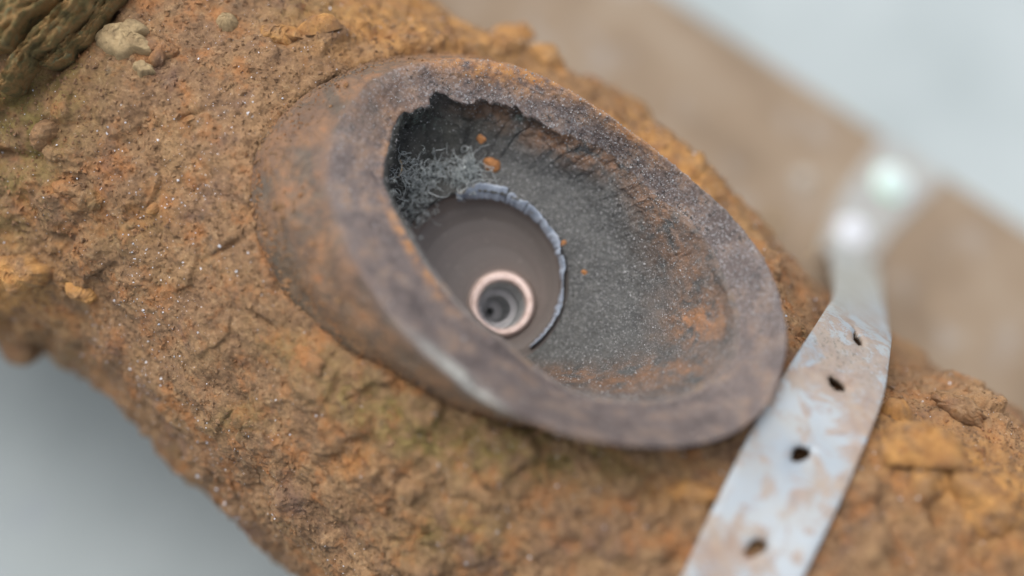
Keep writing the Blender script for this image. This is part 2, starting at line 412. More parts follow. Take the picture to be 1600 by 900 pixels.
OUT = [(518,270,-9),(556,400,-17),(636,520,-24),(740,612,-27),(850,663,-28),(1000,697,-27),(1100,692,-24),(1180,655,-19),(1225,560,-13),(1220,470,-9),(1180,385,-5),(1100,297,-2),(1000,217,1),(900,148,3),(800,104,4),(690,97,3),(600,118,0),(540,180,-5)]
ox, oy, od = ring(OUT, C1)
INN = [(608,225,-5),(625,178,-1),(652,165,0),(668,156,1),(680,141,2),(705,150,3),(728,160,3),(760,154,4),(790,163,4),(830,182,5),(862,200,5),(900,214,5),(950,238,5),(1000,283,3),(1050,325,0),(1100,370,-3),(1132,430,-5.5),(1155,495,-8.5),(1148,562,-11),(1083,617,-13.5),(965,632,-16),(865,600,-14),(796,548,-15),(738,502,-16),(688,450,-15),(649,395,-13),(621,340,-11),(600,285,-8)]
ix, iy, idp = ring(INN, C1)
# jagged broken edge, strongest at the upper left
jag_w = blob(ix, iy, 760, 160, 160, 60) + blob(ix, iy, 990, 280, 110, 80)*.5 + .12
jn = (np.interp(TH, np.linspace(-np.pi, np.pi, 150), RNG.normal(0, 1, 150)) * 3.2 + np.interp(TH, np.linspace(-np.pi, np.pi, 420), RNG.normal(0, 1, 420))*1.6)*jag_w
dxn, dyn = ix-C1[0], iy-C1[1]; rn = np.hypot(dxn, dyn); ix = ix+dxn/rn*jn; iy = iy+dyn/rn*jn
def lerp(a, b, t): return tuple(p*(1-t)+q*t for p, q in zip(a, b))
B = (bx, by, bd); O = (ox, oy, od); I = (ix, iy, idp)
def shift(r, out_px, dd):
    x, y, d = r; vx, vy = x-C1[0], y-C1[1]; l = np.hypot(vx, vy); return x+vx/l*out_px, y+vy/l*out_px, d+dd
upl = np.clip(blob(ix, iy, 700, 180, 240, 130), 0, 1)      # weight of the upper left sector
L = circ(746, 438, 133, 12)
LIP0 = circ(748, 440, 139, 10.5, .006)
W1 = shift(I, -13*upl - 9*(1-upl), 3.0*upl + .35*(1-upl))
W2 = shift(lerp(I, LIP0, .22), 22*np.clip(blob(ix, iy, 610, 240, 60, 90), 0, 1), .9+1.6*upl)
W2 = (W2[0], W2[1], W2[2]+1.5*upl*(1-np.abs(np.cos((TH+.5)/2))))
W3 = lerp(I, LIP0, .58); W3 = (W3[0], W3[1], W3[2]+2.5)
rings = [("wall", B), ("wall", shift(lerp(B, O, .35), 0, -2.3)), ("wall", shift(lerp(B, O, .72), 1, -1.9)), ("wall", shift(lerp(B, O, .92), 1, -1.7)),
         ("wall", shift(O, 0, -1.4)), ("wall", shift(lerp(O, I, .20), 0, -1.4)), ("wall", shift(lerp(O, I, .5), 0, -.8)), ("wall", shift(lerp(O, I, .85), 0, -.2)), ("wall", I),
         ("lining", W1), ("lining", W2), ("lining", W3), ("lining", shift(LIP0, 6, -.6)), ("lining", LIP0),
         ("disc", L), ("disc", circ(750, 442, 122, 13.6)), ("disc", circ(756, 446, 103, 14.9)), ("disc", circ(758, 448, 100, 15.05)), ("disc", circ(768, 458, 78, 16.2)), ("disc", circ(770, 460, 75, 16.35)), ("disc", circ(781, 471, 56, 17.0)), ("disc", circ(784, 474, 52, 17.2))]
# sub-steps between key rings (Catmull-Rom through the rings)
seg_n = [26, 26, 16, 8, 10, 22, 24, 12, 14, 22, 34, 34, 8, 6, 6, 8, 3, 8, 3, 8, 4]
P3 = np.stack([unproj(*r[1]) for r in rings])             # (k, NTH, 3)
rows = []; vpar = []
for k in range(len(P3)-1):
    p0 = P3[max(k-1, 0)]; p1 = P3[k]; p2 = P3[k+1]; p3 = P3[min(k+2, len(P3)-1)]
    hard = rings[k+1][0] == "disc" or rings[k][0] == "disc"
    for t in np.linspace(0, 1, seg_n[k], endpoint=False):
        if hard: q = p1*(1-t)+p2*t
        else:
            # centripetal-ish: limit tangents to chord length to avoid overshoot
            c = np.linalg.norm(p2-p1, axis=-1, keepdims=True)
            def tan(a, b):
                tt = (b-a)/2; l = np.linalg.norm(tt, axis=-1, keepdims=True); return tt*np.minimum(1, c/np.maximum(l, 1e-6))
            m1, m2 = tan(p0, p2), tan(p1, p3)
            q = (2*t**3-3*t**2+1)*p1+(t**3-2*t**2+t)*m1+(-2*t**3+3*t**2)*p2+(t**3-t**2)*m2
        rows.append(q); vpar.append(k+t)
rows.append(P3[-1]); vpar.append(len(P3)-1.0)
G = np.stack(rows); VP = np.array(vpar)[:, None]*np.ones(NTH)
KI = 8; KL = 13; 
Nrm = grid_normals(G, True)
view = CP-G
Nrm *= np.sign(np.sum(Nrm*(np.stack([CP-G[:, j] for j in range(NTH)], 1)), -1).mean())
XP, YP, ZP = proj(G)
far = sstep(330, 180, YP + .0*XP - .35*(XP-800)) * sstep(.0, 1, VP)      # far upper part of rim: sandy, sharp
rimw = sstep(2.2, 3.6, VP)
lin = sstep(KI-.2, KI+1, VP)*(1-sstep(KL-.3, KL, VP))
amp = fbm(G, 9, 4, 3)*.55*(1-sstep(KL-1.5, KL-.2, VP)) + fbm(G, 2.6, 3, 9)*(.22*(1-rimw)+.14*rimw)*(VP < KL)
grain = fbm(G, .75, 2, 21)
sandm = np.clip(rimw*(.25+.75*sstep(420, 200, YP-.45*(XP-800))), 0, 1)*(VP < KI+.3) + lin
amp = amp + grain*.12*sandm*(VP < KL-.2)
F1, _ = worley(G[(VP[:, 0] < KL)], .62, 5)
gr2 = np.zeros(G.shape[:2]); gr2[VP[:, 0] < KL] = np.clip(.5-F1, 0, 1)
amp = amp + gr2*.17*sandm + terrace(fbm(G, 5, 4, 55), 4, .1)*.7*(1-rimw)*(VP < KI)
# crumbling edge below the broken rim, flaky steps on the right inner shoulder
amp = amp + terrace(fbm(G, 6, 3, 33), 4, .12)*.9*lin*(blob(XP, YP, 1090, 430, 70, 130, -15)+blob(XP, YP, 880, 235, 150, 30, 28)+blob(XP, YP, 1000, 310, 90, 45, 40))
amp = amp + (np.abs(fbm(G, 3.4, 3, 45))-.2)*1.5*sstep(KI-.5, KI+.4, VP)*(VP < KI+2)*upl[None, :]
amp = amp - 1.2*blob(XP, YP, 735, 585, 60, 16, 36)*rimw*(VP < 5)*np.clip(.5+fbm(G, 3, 3, 77)*2, 0, 1)
amp *= sstep(0, .4, VP)*.6+.4
amp *= 1-sstep(KL-.6, KL, VP)*.85
G2 = G + Nrm*amp[..., None]
Fg = grid_faces(G.shape[0], NTH, True)
rowof = Fg[:, 0]//NTH
at = {"rim": np.clip(sstep(1.8, 4.6, VP+fbm(G, 8, 3, 8)*.9), 0, 1)*(1-.55*blob(XP, YP, 570, 150, 80, 70))*(1-.3*blob(XP, YP, 1000, 190, 220, 40, 38))*(1-.0*far)*(1-sstep(KI+.5, KI+2.2, VP+fbm(G, 5, 3, 4)*.8)*(1-.0)),
      "sand": sandm,
      "ochre": np.clip(blob(XP, YP, 800, 115, 170, 24, 12)*1.1 + blob(XP, YP, 985, 205, 90, 16, 38)*.9 + blob(XP, YP, 620, 235, 35, 70, 10)*.5 + blob(XP, YP, 648, 400, 10, 90, -32)*.9*(VP > KI-1.2) + blob(XP, YP, 560, 560, 120, 40, 40)*.45 + blob(XP, YP, 850, 640, 120, 16, 18)*.6*(VP < 3.4), 0, 1),
      "chip": np.clip(blob(XP, YP, 722, 588, 80, 8, 40)*1.2*(VP < 6.2), 0, 1),
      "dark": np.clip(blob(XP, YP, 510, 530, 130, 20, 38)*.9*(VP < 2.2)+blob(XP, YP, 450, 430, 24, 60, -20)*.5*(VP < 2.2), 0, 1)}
at2 = {"rust": np.clip(blob(XP, YP, 880, 225, 130, 22, 22)*.7 + blob(XP, YP, 1080, 400, 50, 80, -30)*.5 + blob(XP, YP, 1095, 505, 45, 34)*1.1 + blob(XP, YP, 1060, 580, 100, 20)*.6 + blob(XP, YP, 930, 595, 120, 16, 10)*.5 + blob(XP, YP, 750, 180, 60, 16)*.7 + blob(XP, YP, 1020, 320, 50, 30, 40)*.4, 0, 1),
       "dark": np.clip(blob(XP, YP, 630, 240, 90, 90)*1.4 + blob(XP, YP, 730, 195, 140, 30)*.8, 0, 1)*(VP > KI+.2)*.9,  # shade of the undercut upper-left recess, painted into the lining colour
       "chip": np.clip(blob(XP, YP, 655, 185, 40, 14)+blob(XP, YP, 815, 180, 14, 8)*1.2, 0, 1),
       "rim": np.clip(1-sstep(KI+.1, KI+3.0, VP+fbm(G, 7, 3, 4)*1.8), 0, 1)*sstep(300, 520, YP)}
allv = G2.reshape(-1, 3)
seg_rows = VP[:, 0]
rI = int(np.argmax(seg_rows >= KI)); rL = int(np.argmax(seg_rows >= KL)); rD = len(seg_rows)-1
def part_rows(name, r0, r1, mat, parent, attrs):
    m = (rowof >= r0) & (rowof < r1)
    v, fc, a = compact(allv, Fg[m], attrs)
    return mesh_obj(name, v, fc, mat, parent, a)
socket = part_rows("socket", 0, rI, M_SOCK, pipe, at)
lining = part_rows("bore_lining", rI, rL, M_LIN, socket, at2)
Cd = np.hypot(XP-765, YP-455)
at3 = {"ringv": np.clip((VP-KL)/(len(P3)-1-KL)+.05*np.sin(VP*9), 0, 1)}
disc = part_rows("bore_face", rL, rD, M_DISC, socket, at3)

def loft(name, rs, sub, mat, parent, n=160, label=None):
    th = np.linspace(-np.pi, np.pi, n, endpoint=False); rows = []
    for k in range(len(rs)-1):
        for t in np.linspace(0, 1, sub, endpoint=False):
            c = [a*(1-t)+b*t for a, b in zip(rs[k], rs[k+1])]; rows.append(c)
    rows.append(rs[-1])
    Gv = np.stack([unproj(c[0]+c[2]*np.cos(th), c[1]+c[2]*np.sin(th), np.full(n, FOC+c[3]-12.5)) for c in rows])
    Fv = grid_faces(len(rows), n, True)
    return mesh_obj(name, Gv.reshape(-1, 3), Fv, mat, parent, label=label)
ringo = loft("copper_ring", [(783, 475, 52.5, 30.2), (784, 475, 50, 28.4), (784.5, 475, 48.2, 27.8), (785, 475.5, 46, 27.6), (785, 476, 41.5, 27.6), (784.5, 476.5, 39.2, 27.8), (784, 477, 38.2, 28.3), (783.5, 477, 36.6, 29.6)], 3, M_COPPER, socket)
loft("inner_tube", [(783.5, 477, 37, 29.2), (783, 478, 36, 30.2), (782, 479, 35.6, 31.2), (781, 480, 33.5, 31.6), (779, 481.5, 32, 34), (776.5, 482.5, 29, 36)], 4, M_TUBE, socket)
loft("tube_step", [(776.5, 482.5, 29.2, 35.8), (776, 482.5, 28, 35.2), (775.2, 483, 25, 35.2), (774.8, 483, 23.6, 36)], 3, M_TUBE2, socket)
loft("deep_tube", [(774.8, 483, 24, 35.8), (772, 484, 22, 38.6), (769, 485.5, 15, 42)], 4, M_TUBE, socket)
loft("deep_step", [(768, 486, 15.2, 41.8), (766.5, 486.5, 13, 41.2), (765.5, 487, 10, 41.2), (765, 487, 8.6, 42)], 3, M_TUBE2, socket)
loft("bore_end", [(765, 487, 9, 41.8), (762, 488, 6.5, 48), (762, 488, .05, 48.5)], 4, M_TUBE, socket)

# chipped enamel crescent on the lip of the bore face: three separate chips
def chip_strip(a0, a1, wfun, seed):
    th = np.radians(np.linspace(a0, a1, 140)); cx, cy = 747, 439
    rng = np.random.default_rng(seed); wn = np.interp(np.linspace(0, 1, 140), np.linspace(0, 1, 6), rng.normal(0, 1, 6))
    wn2 = np.interp(np.linspace(0, 1, 140), np.linspace(0, 1, 22), rng.normal(0, 1, 22))
    wd = wfun(np.linspace(0, 1, 140)); rin = 129+wn2*.9; rout = 131+wd*(1+.10*wn)
    u = np.linspace(0, 1, 10)[:, None]; rr = rin*(1-u)+rout*u + .5*np.interp(th, np.linspace(-3, 3, 260), np.random.default_rng(seed+50).normal(0, 1, 260))
    dz = 10.0 + 1.1*(1-u) - .3*np.sin(u*np.pi) - u*.9*(wd/22)
    X = cx+rr*np.cos(th); Y = cy+rr*np.sin(th); top = unproj(X, Y, FOC+dz+0*X)
    top = top + (fbm(top, 1.6, 3, seed)*.22)[..., None]*(-f)
    bot = unproj(X, Y, FOC+dz+1.4+0*X)
    edge = np.concatenate([top, bot[::-1]], 0)
    return edge.reshape(-1, 3), grid_faces(edge.shape[0], 140, False)
for (a0, a1, wf, sd_) in [(-104, -72, lambda t: 21*np.sin(np.clip(t*1.25+.12, 0, 1)*np.pi*.55+.1)+2, 3), (-71.2, -57.5, lambda t: 14+3*np.sin(t*9), 4), (-56.8, -18, lambda t: 15-8*t+2*np.sin(t*11), 5), (-17.3, 24, lambda t: 5.5+1.6*np.sin(t*8+1)-2.5*t, 6), (24.6, 52, lambda t: 3.5*(1-t)+.8, 8)]:
    v, fc = chip_strip(a0, a1, wf, sd_); mesh_obj("enamel_chip", v, fc, M_ENAMEL, socket)

# ------------------------------------------------------------------ crusted body
LE = np.array([(1012, 1010), (1065, 900), (1120, 783), (1180, 662), (1240, 562), (1278, 502), (1304, 458), (1303, 425), (1299, 390), (1297, 352), (1318, 303), (1346, 262), (1385, 208)], float)
RE = np.array([(1200, 1010), (1256, 900), (1312, 786), (1352, 695), (1381, 618), (1391, 560), (1388, 505), (1380, 462), (1374, 425), (1380, 382), (1404, 352), (1434, 322), (1478, 278)], float)

NX, NP = 1130, 640
xs = np.concatenate([np.linspace(-230, -135, 40, endpoint=False), np.linspace(-135, 150, NX-80, endpoint=False), np.linspace(150, 260, 40)])
cam_an = math.atan2(CP[2]-AX_Z, CP[1])        # direction from the axis towards the camera
half = math.radians(88)
ph = np.concatenate([cam_an+np.linspace(-half, half, NP-70), cam_an+np.linspace(half, 2*np.pi-half, 72)[1:-1]])
XX, PH = np.meshgrid(xs, ph, indexing='ij')
R0 = BR+BT*XX
dirv = np.stack([np.zeros_like(XX), np.cos(PH), np.sin(PH)], -1)
Pb = np.stack([XX, R0*np.cos(PH), AX_Z+R0*np.sin(PH)], -1)
bX, bY, bZ_ = proj(Pb)
side = sstep(.25, 1.1, cam_an-PH)*(PH < cam_an)             # far (upper right) flank
low = sstep(.25, 1.1, PH-cam_an)*(PH > cam_an)*(PH < cam_an+2.2)
dR = np.zeros_like(XX)
dR += side*np.interp(XX, [-120, -60, -30, -10, 10, 28, 45, 60, 80, 110, 150], UP_TAB:=[0, 0, 2.5, 6.5, 6.5, 3.0, -3, -5.0, -1, 1, 0])
dR += low*np.interp(XX, [-140, -92, -80, -70, -60, -50, 60], LOW_TAB:=[17, 17, 15, 9, 3, 0, 0])
dR += fbm(Pb, 34, 3, 1)*1.4
dR += fbm(Pb, 11, 4, 2)*1.5
crustiness = np.clip(.55+.5*fbm(Pb, 26, 2, 40) + .6*sstep(500, 800, bY) + .35*blob(bX, bY, 60, 430, 150, 120) - .25*blob(bX, bY, 300, 220, 150, 130), .2, 1.3)
F1, ID = worley(Pb + .8*np.stack([fbm(Pb, 3, 2, 61), fbm(Pb, 3, 2, 62), fbm(Pb, 3, 2, 63)], -1), 4.2, 11)
dR += (np.clip(.62-F1, 0, 1)*1.5 * (ID > .45) + (ID-.5)*.35*0)*crustiness
_w = 2.2*np.stack([fbm(Pb, 6, 3, 161), fbm(Pb, 6, 3, 162), fbm(Pb, 6, 3, 163)], -1)
F3, ID3 = worley(Pb+_w, 8.5, 15)
dR += 2.0*sstep(.62, .40, F3+.10*fbm(Pb, 1.8, 3, 165))*(ID3 > .62)*crustiness*(1-.75*low)
flake = terrace(fbm(Pb, 7.5, 4, 71), 5, .10)
dR += flake*2.0*crustiness + terrace(fbm(Pb, 3.6, 3, 73), 4, .12)*1.0*crustiness
dR += fbm(Pb, 2.4, 3, 5)*.50*(.6+.5*crustiness)
F2, _ = worley(Pb, 1.25, 13)
dR += np.clip(.55-F2, 0, 1)*.32*crustiness
dR += fbm(Pb, .7, 2, 6)*.28 - 1.0*np.clip(.10-np.abs(fbm(Pb, 9, 3, 78)), 0, 1)*6*.6*sstep(.0, .3, fbm(Pb, 14, 2, 79))
_a = np.arctan2(bY-C1[1], bX-C1[0]); _rb = np.interp(_a, TH, np.hypot(bx-C1[0], by-C1[1]), period=2*np.pi)
_ds = np.hypot(bX-C1[0], bY-C1[1])-_rb
fil = (blob(bX, bY, 560, 100, 230, 130, 0)+blob(bX, bY, 400, 300, 70, 160)*.5+blob(bX, bY, 800, 90, 160, 60)*.6)
dR -= 1.6*sstep(60, 5, _ds)*np.clip(fil*1.5, 0, 1)*(np.cos(PH-cam_an) > 0)
dR += 0.6*np.clip(fil, 0, 1)*np.exp(-(np.clip(_ds, 0, None)/55)**2)*(np.cos(PH-cam_an) > 0)*(.85+.5*fbm(Pb, 5, 3, 131))
_dn = _ds + 14*fbm(Pb, 5, 4, 133)-6
sink_in = 7.0*sstep(0, -40, _dn)*sstep(.2, .5, np.cos(PH-cam_an))
# light crumbly ridge round the foot of the socket, and the crack beside it
dR += .8*(blob(bX, bY, 385, 225, 16, 85, 28))*(1+.5*fbm(Pb, 1.6, 2, 81))
dR -= 1.6*blob(bX, bY, 352, 388, 34, 5, -30) + 1.2*blob(bX, bY, 300, 180, 28, 4, -18)+1.4*blob(bX, bY, 415, 505, 22, 4, 40)
# concretions at the left end: raised collar, deep groove
col_edge = (bX-185)*.80 + (bY)*.85 - 0   # line running from (190,0) down to (60,120)
dR += 4.5*sstep(12, -26, col_edge+8*fbm(Pb, 9, 2, 91)) * sstep(330, 230, bY+bX*.2)
dR -= 5.0*blob(bX, bY, 145, 45, 80, 11, -47)
dR -= 4.5*blob(bX, bY, 8, 475, 34, 14, 20) + 3.0*blob(bX, bY, 70, 545, 18, 34, 10)+ 3*blob(bX, bY, 10, 240, 34, 10, 10)
dR -= sink_in
_ro = np.interp(_a, TH, np.hypot(ox-C1[0], oy-C1[1]), period=2*np.pi); _do = np.hypot(bX-C1[0], bY-C1[1])-_ro
dR -= 17.0*sstep(8, -25, _do)*sstep(900, 1050, bX)*sstep(.35, .62, np.cos(PH-cam_an))*(1-sstep(0, -30, _dn)*.6)
# lumps on the far flank and the right-hand end
dR += 3.5*blob(bX, bY, 800, 70, 50, 30, 30)+3.2*blob(bX, bY, 868, 95, 40, 30, 40)+2.5*blob(bX, bY, 1000, 190, 70, 26, 38)
dR += 3.2*blob(bX, bY, 1450, 715, 90, 45, 25)*1 + 2.4*blob(bX, bY, 1545, 660, 60, 30, 30) + 2.2*blob(bX, bY, 1560, 790, 60, 50)
dR -= 2.6*blob(bX, bY, 1462, 800, 14, 40, -10)+2.4*blob(bX, bY, 1140, 800, 40, 10, 20)
_cx = np.interp(bY, (LE[::-1, 1]+RE[::-1, 1])/2, (LE[::-1, 0]+RE[::-1, 0])/2)
_us = sstep(135, 92, np.abs(bX-_cx))*(bY > 440)*(np.cos(PH-cam_an) > 0)
dR = dR*(1-_us) + np.minimum(dR, 1.0)*_us - 5*blob(bX, bY, 1256, 700, 30, 30)-1.5*blob(bX, bY, 1180, 857, 26, 26)
dR = np.where((np.abs(XX) > 400), 0, dR)
# keep the crust clear of the board on the underside
Pd = Pb + dirv*dR[..., None]
Pd[..., 2] = np.maximum(Pd[..., 2], BZ+.3)
dX, dY, _q = proj(Pd)
inB = inside(dX, dY, np.stack([C1[0]+(bx-C1[0])*.93, C1[1]+(by-C1[1])*.93], -1)[::10]) & (np.cos(PH-cam_an) > .42)
Fb = grid_faces(XX.shape[0], XX.shape[1], True)
keep = ~inB.reshape(-1)[Fb].any(1)
ab = {"ochre": np.clip(blob(bX, bY, 800, 60, 220, 60, 15)*1.1+blob(bX, bY, 1050, 250, 160, 60, 38)*1.2+blob(bX, bY, 1450, 710, 110, 70, 25)*1.2+blob(bX, bY, 40, 440, 80, 60)*.9+blob(bX, bY, 100, 60, 60, 140)*.2+blob(bX, bY, 620, 40, 150, 60)*.8+blob(bX, bY, 1560, 800, 90, 90)*.8+blob(bX, bY, 1080, 770, 60, 30)*.9+blob(bX, bY, 240, 330, 40, 40)*.5+blob(bX, bY, 560, 720, 40, 30)*.5, 0, 1),
      "olive": np.clip(blob(bX, bY, 80, 90, 90, 120)*.9+blob(bX, bY, 30, 250, 70, 120)*.9+blob(bX, bY, 820, 700, 190, 46, 10)*1.2+blob(bX, bY, 600, 640, 150, 40, 30)*1.0+blob(bX, bY, 470, 560, 90, 26, 30)*.3+blob(bX, bY, 700, 830, 90, 40)*.8+blob(bX, bY, 40, 570, 70, 40)*.9+blob(bX, bY, 380, 650, 40, 30)*.6+blob(bX, bY, 200, 370, 60, 40)*.3+blob(bX, bY, 480, 20, 70, 30)*.5, 0, 1),
      "pale": np.clip(blob(bX, bY, 398, 215, 20, 80, 28)*1.2+blob(bX, bY, 1540, 650, 120, 30, 35)*.6+blob(bX, bY, 510, 590, 50, 30)*.4, 0, 1)}
v, fc, a = compact(Pd.reshape(-1, 3), Fb[keep], ab)
# orient faces outwards
body = mesh_obj("crust", v, fc[:, ::-1], M_CRUST, pipe, a)

# surface lookup on the displaced body by pixel
vis = (np.cos(PH-cam_an) > .05)
def surf_pt(px, py):
    """nearest displaced vertex seen at the pixel (front side)"""
    d = (SX-px)**2+(SY-py)**2; k = np.argmin(d); return SP[k], SN[k]
nb = grid_normals(Pd); nb *= np.sign((nb*dirv).sum(-1, keepdims=True))
sel = vis & ~inB; SP = Pd[sel]; SN = nb[sel]; SX, SY, _z = proj(SP)

# lumps and stone chips seated in the crust (each a part)
def lump(px, py, rx, ry, ang, hmm, mat, seed, name="rust_lump", facet=.25, flat=1.7, label=None, rough_amp=.8, sink=.8, parent=None):
    p, nn = surf_pt(px, py); rng = np.random.default_rng(seed)
    sc_ = (proj(p[None])[2][0])/PX
    u = CR*math.cos(math.radians(ang)) - CU*math.sin(math.radians(ang)); u = u-nn*(u @ nn); u /= np.linalg.norm(u); vv = np.cross(nn, u)
    nr, na = 46, 110
    a_ = np.linspace(0, 2*np.pi, na, endpoint=False); r_ = np.linspace(0.001, 1, nr)
    out = 1+np.interp(a_, np.linspace(0, 2*np.pi, 13), np.append((q := rng.normal(0, facet*.55, 12)), q[0]))+.05*np.interp(a_, np.linspace(0, 2*np.pi, 41), np.append((q := rng.normal(0, 1, 40)), q[0]))
    Rr, A_ = np.meshgrid(r_, a_, indexing='ij')
    hh = hmm*(1-Rr**(flat*2))**(1/1.6) - sink*1.0
    X = Rr*out*np.cos(A_)*rx*sc_; Y = Rr*out*np.sin(A_)*ry*sc_
    P = p + X[..., None]*u + Y[..., None]*vv
    hh = hh + (terrace(fbm(P, 3.0, 3, seed), 4, .1)*1.3*rough_amp + fbm(P, 1.2, 3, seed+3)*.6*rough_amp)*(1-Rr**6)
    P = P + hh[..., None]*nn
    och = {M_OCHRE: 1.0, M_BROWN: .15, M_STONE: 0.0}[mat]; at_ = {"ochre": np.full(P.shape[:2], och), "olive": np.full(P.shape[:2], .35 if mat is M_STONE else 0.), "pale": np.full(P.shape[:2], .0)}
    if name != "stone_chip": mat = M_CRUST
    return mesh_obj(name, P.reshape(-1, 3), grid_faces(nr, na, True), mat, parent or pipe, at_, label=label)
lump(200, 64, 44, 31, 10, 2.9, M_STONE, 101, "stone_chip", .35, 3.5, "angular olive grey stone chip near the top left end of the pipe")
lump(250, 78, 26, 24, 30, 2.6, M_BROWN, 102)
lump(225, 108, 20, 13, 20, 1.8, M_STONE, 103, "stone_chip", .25, 3)
lump(356, 38, 17, 15, 0, 2.6, M_STONE, 104, "stone_chip", .15, 1.6)
lump(440, 55, 34, 18, 10, 2.2, M_OCHRE, 105)
lump(500, 42, 30, 18, -10, 2.4, M_OCHRE, 106)
lump(238, 328, 9, 8, 0, 2.2, M_OCHRE, 107, "rust_nodule", .08, 1.4, "small bright orange nodule on the crust left of the socket")
lump(30, 425, 44, 30, 0, 4.5, M_OCHRE, 108)
lump(85, 240, 22, 12, 20, 2.2, M_STONE, 109)
lump(70, 210, 26, 18, -40, 3.0, M_BROWN, 110)
lump(130, 460, 26, 15, 20, 2.0, M_OCHRE, 111)
lump(152, 312, 20, 15, 20, 1.8, M_STONE, 112)
lump(110, 300, 24, 14, 10, 1.8, M_BROWN, 113)
lump(1440, 700, 74, 44, 28, 2.8, M_OCHRE, 114, label="large ochre orange lump right of the strap", facet=.5, flat=1.5, rough_amp=1.3)
lump(1400, 650, 26, 18, 20, 3.5, M_OCHRE, 115)
lump(1530, 795, 60, 40, 40, 2.2, M_OCHRE, 116, rough_amp=.8)
lump(1075, 770, 50, 20, 8, 2.2, M_OCHRE, 117, rough_amp=.7)
lump(640, 760, 26, 16, 30, 1.6, M_BROWN, 118, rough_amp=.7)
lump(745, 770, 36, 18, 15, 1.6, M_BROWN, 119, rough_amp=.7)
lump(475, 560, 40, 18, 20, 1.3, M_BROWN, 120, rough_amp=.7)
lump(375, 650, 18, 14, 0, 1.6, M_STONE, 121)
lump(1500, 640, 50, 20, 35, 2.2, M_BROWN, 122, rough_amp=.9)
lump(800, 62, 40, 22, 25, 4.0, M_OCHRE, 123, rough_amp=.9)
lump(862, 92, 36, 20, 40, 3.2, M_OCHRE, 124, rough_amp=.9)
lump(35, 545, 40, 34, 10, 4.0, M_BROWN, 125, rough_amp=.8)
lump(290, 190, 18, 7, -20, 1.2, M_BROWN, 126)

# fibrous, bark-like strips at the top left end
def strip(p_list, wpx, hmm, seed, label=None):
    rng = np.random.default_rng(seed); n, m = 160, 26
    tt = np.linspace(0, 1, n); pts = np.array(p_list, float)
    cx = np.interp(tt, np.linspace(0, 1, len(pts)), pts[:, 0]); cy = np.interp(tt, np.linspace(0, 1, len(pts)), pts[:, 1])
    dx, dy = np.gradient(cx), np.gradient(cy); l = np.hypot(dx, dy); nx, ny = -dy/l, dx/l
    ss = np.linspace(-1, 1, m); wv = wpx*(1+.25*np.interp(tt, np.linspace(0, 1, 12), rng.normal(0, 1, 12)))*np.minimum(1, np.minimum(tt, 1-tt)*9+.25)
    X = cx[:, None]+nx[:, None]*ss*wv[:, None]; Y = cy[:, None]+ny[:, None]*ss*wv[:, None]
    dep = body_depth(X, Y)
    P = unproj(X, Y, dep)
    gl = np.stack([tt[:, None]*4.2+0*ss, 3.2*ss+1.2*tt[:, None]+0*X, 0*X+seed], -1)
    hh = hmm*np.sqrt(np.clip(1-ss**4, 0, 1)) - 1.0 + fbm(gl, .45, 4, seed)*2.6*np.ones_like(X) + fbm(P, 2, 3, seed)*.5
    P = P - f*hh[..., None]
    return mesh_obj("bark_strip", P.reshape(-1, 3), grid_faces(n, m), M_WOOD, pipe, label=label)
strip([(-60, 130), (10, 62), (80, 0), (140, -60)], 34, 10.5, 201)
strip([(20, 150), (60, 90), (130, 25), (190, -50)], 19, 8.5, 202)
strip([(78, 108), (112, 78), (165, 22), (215, -40)], 13, 5.0, 203)

# ------------------------------------------------------------------ grit and sand (uncountable)
OCT = np.array([(1, 0, 0), (-1, 0, 0), (0, 1, 0), (0, -1, 0), (0, 0, 1), (0, 0, -1)], float)
OF = np.array([(0, 2, 4), (2, 1, 4), (1, 3, 4), (3, 0, 4), (2, 0, 5), (1, 2, 5), (3, 1, 5), (0, 3, 5)])
def grains(name, P, N, size, mat, parent, lift=.3, label=None):
    n = len(P); q = RNG.normal(size=(n, 3, 3)); a1 = q[:, 0]/np.linalg.norm(q[:, 0], axis=1, keepdims=True)
    a2 = np.cross(a1, q[:, 1]); a2 /= np.linalg.norm(a2, axis=1, keepdims=True); a3 = np.cross(a1, a2)
    s = size[:, None]*RNG.uniform(.5, 1.25, (n, 3))
    B_ = np.stack([a1*s[:, :1], a2*s[:, 1:2], a3*s[:, 2:]], 1)
    V = (P+N*size[:, None]*lift)[:, None, :] + np.einsum('ij,njk->nik', OCT, B_)
    V = V + RNG.normal(size=V.shape)*size[:, None, None]*.15
    F_ = (np.arange(n)*6)[:, None, None]+OF[None]
    o = mesh_obj(name, V.reshape(-1, 3), F_.reshape(-1, 3), mat, parent, smooth=False)
    o["kind"] = "stuff"
    if label: o["label"] = label
    return o
inframe = (SX > -60) & (SX < 1660) & (SY > -60) & (SY < 960)
idx = np.where(inframe)[0]
dens = np.clip(.5+1.3*fbm(SP[idx], 16, 3, 301)+.9*fbm(SP[idx], 3, 2, 305), .02, 2)*(.35+blob(SX[idx], SY[idx], 480, 560, 320, 260)+.5*blob(SX[idx], SY[idx], 300, 250, 200, 200)+.6*blob(SX[idx], SY[idx], 700, 180, 300, 120))
pick = RNG.choice(idx, 3000, replace=False, p=dens/dens.sum())
grains("grit", SP[pick], SN[pick], np.clip(RNG.lognormal(-2.4, .5, len(pick)), .05, .40), M_GRIT, pipe, label="scattered pale blue-white grit on the rust")
pick = RNG.choice(idx, 34000, replace=False)
grains("rust_crumb", SP[pick], SN[pick], np.clip(RNG.lognormal(-1.85, .55, len(pick)), .06, .9), M_CRUST, pipe, .15)
gv = G2.reshape(-1, 3); gn = Nrm.reshape(-1, 3); gs = sandm.reshape(-1)*(VP.reshape(-1) < KL-.3)
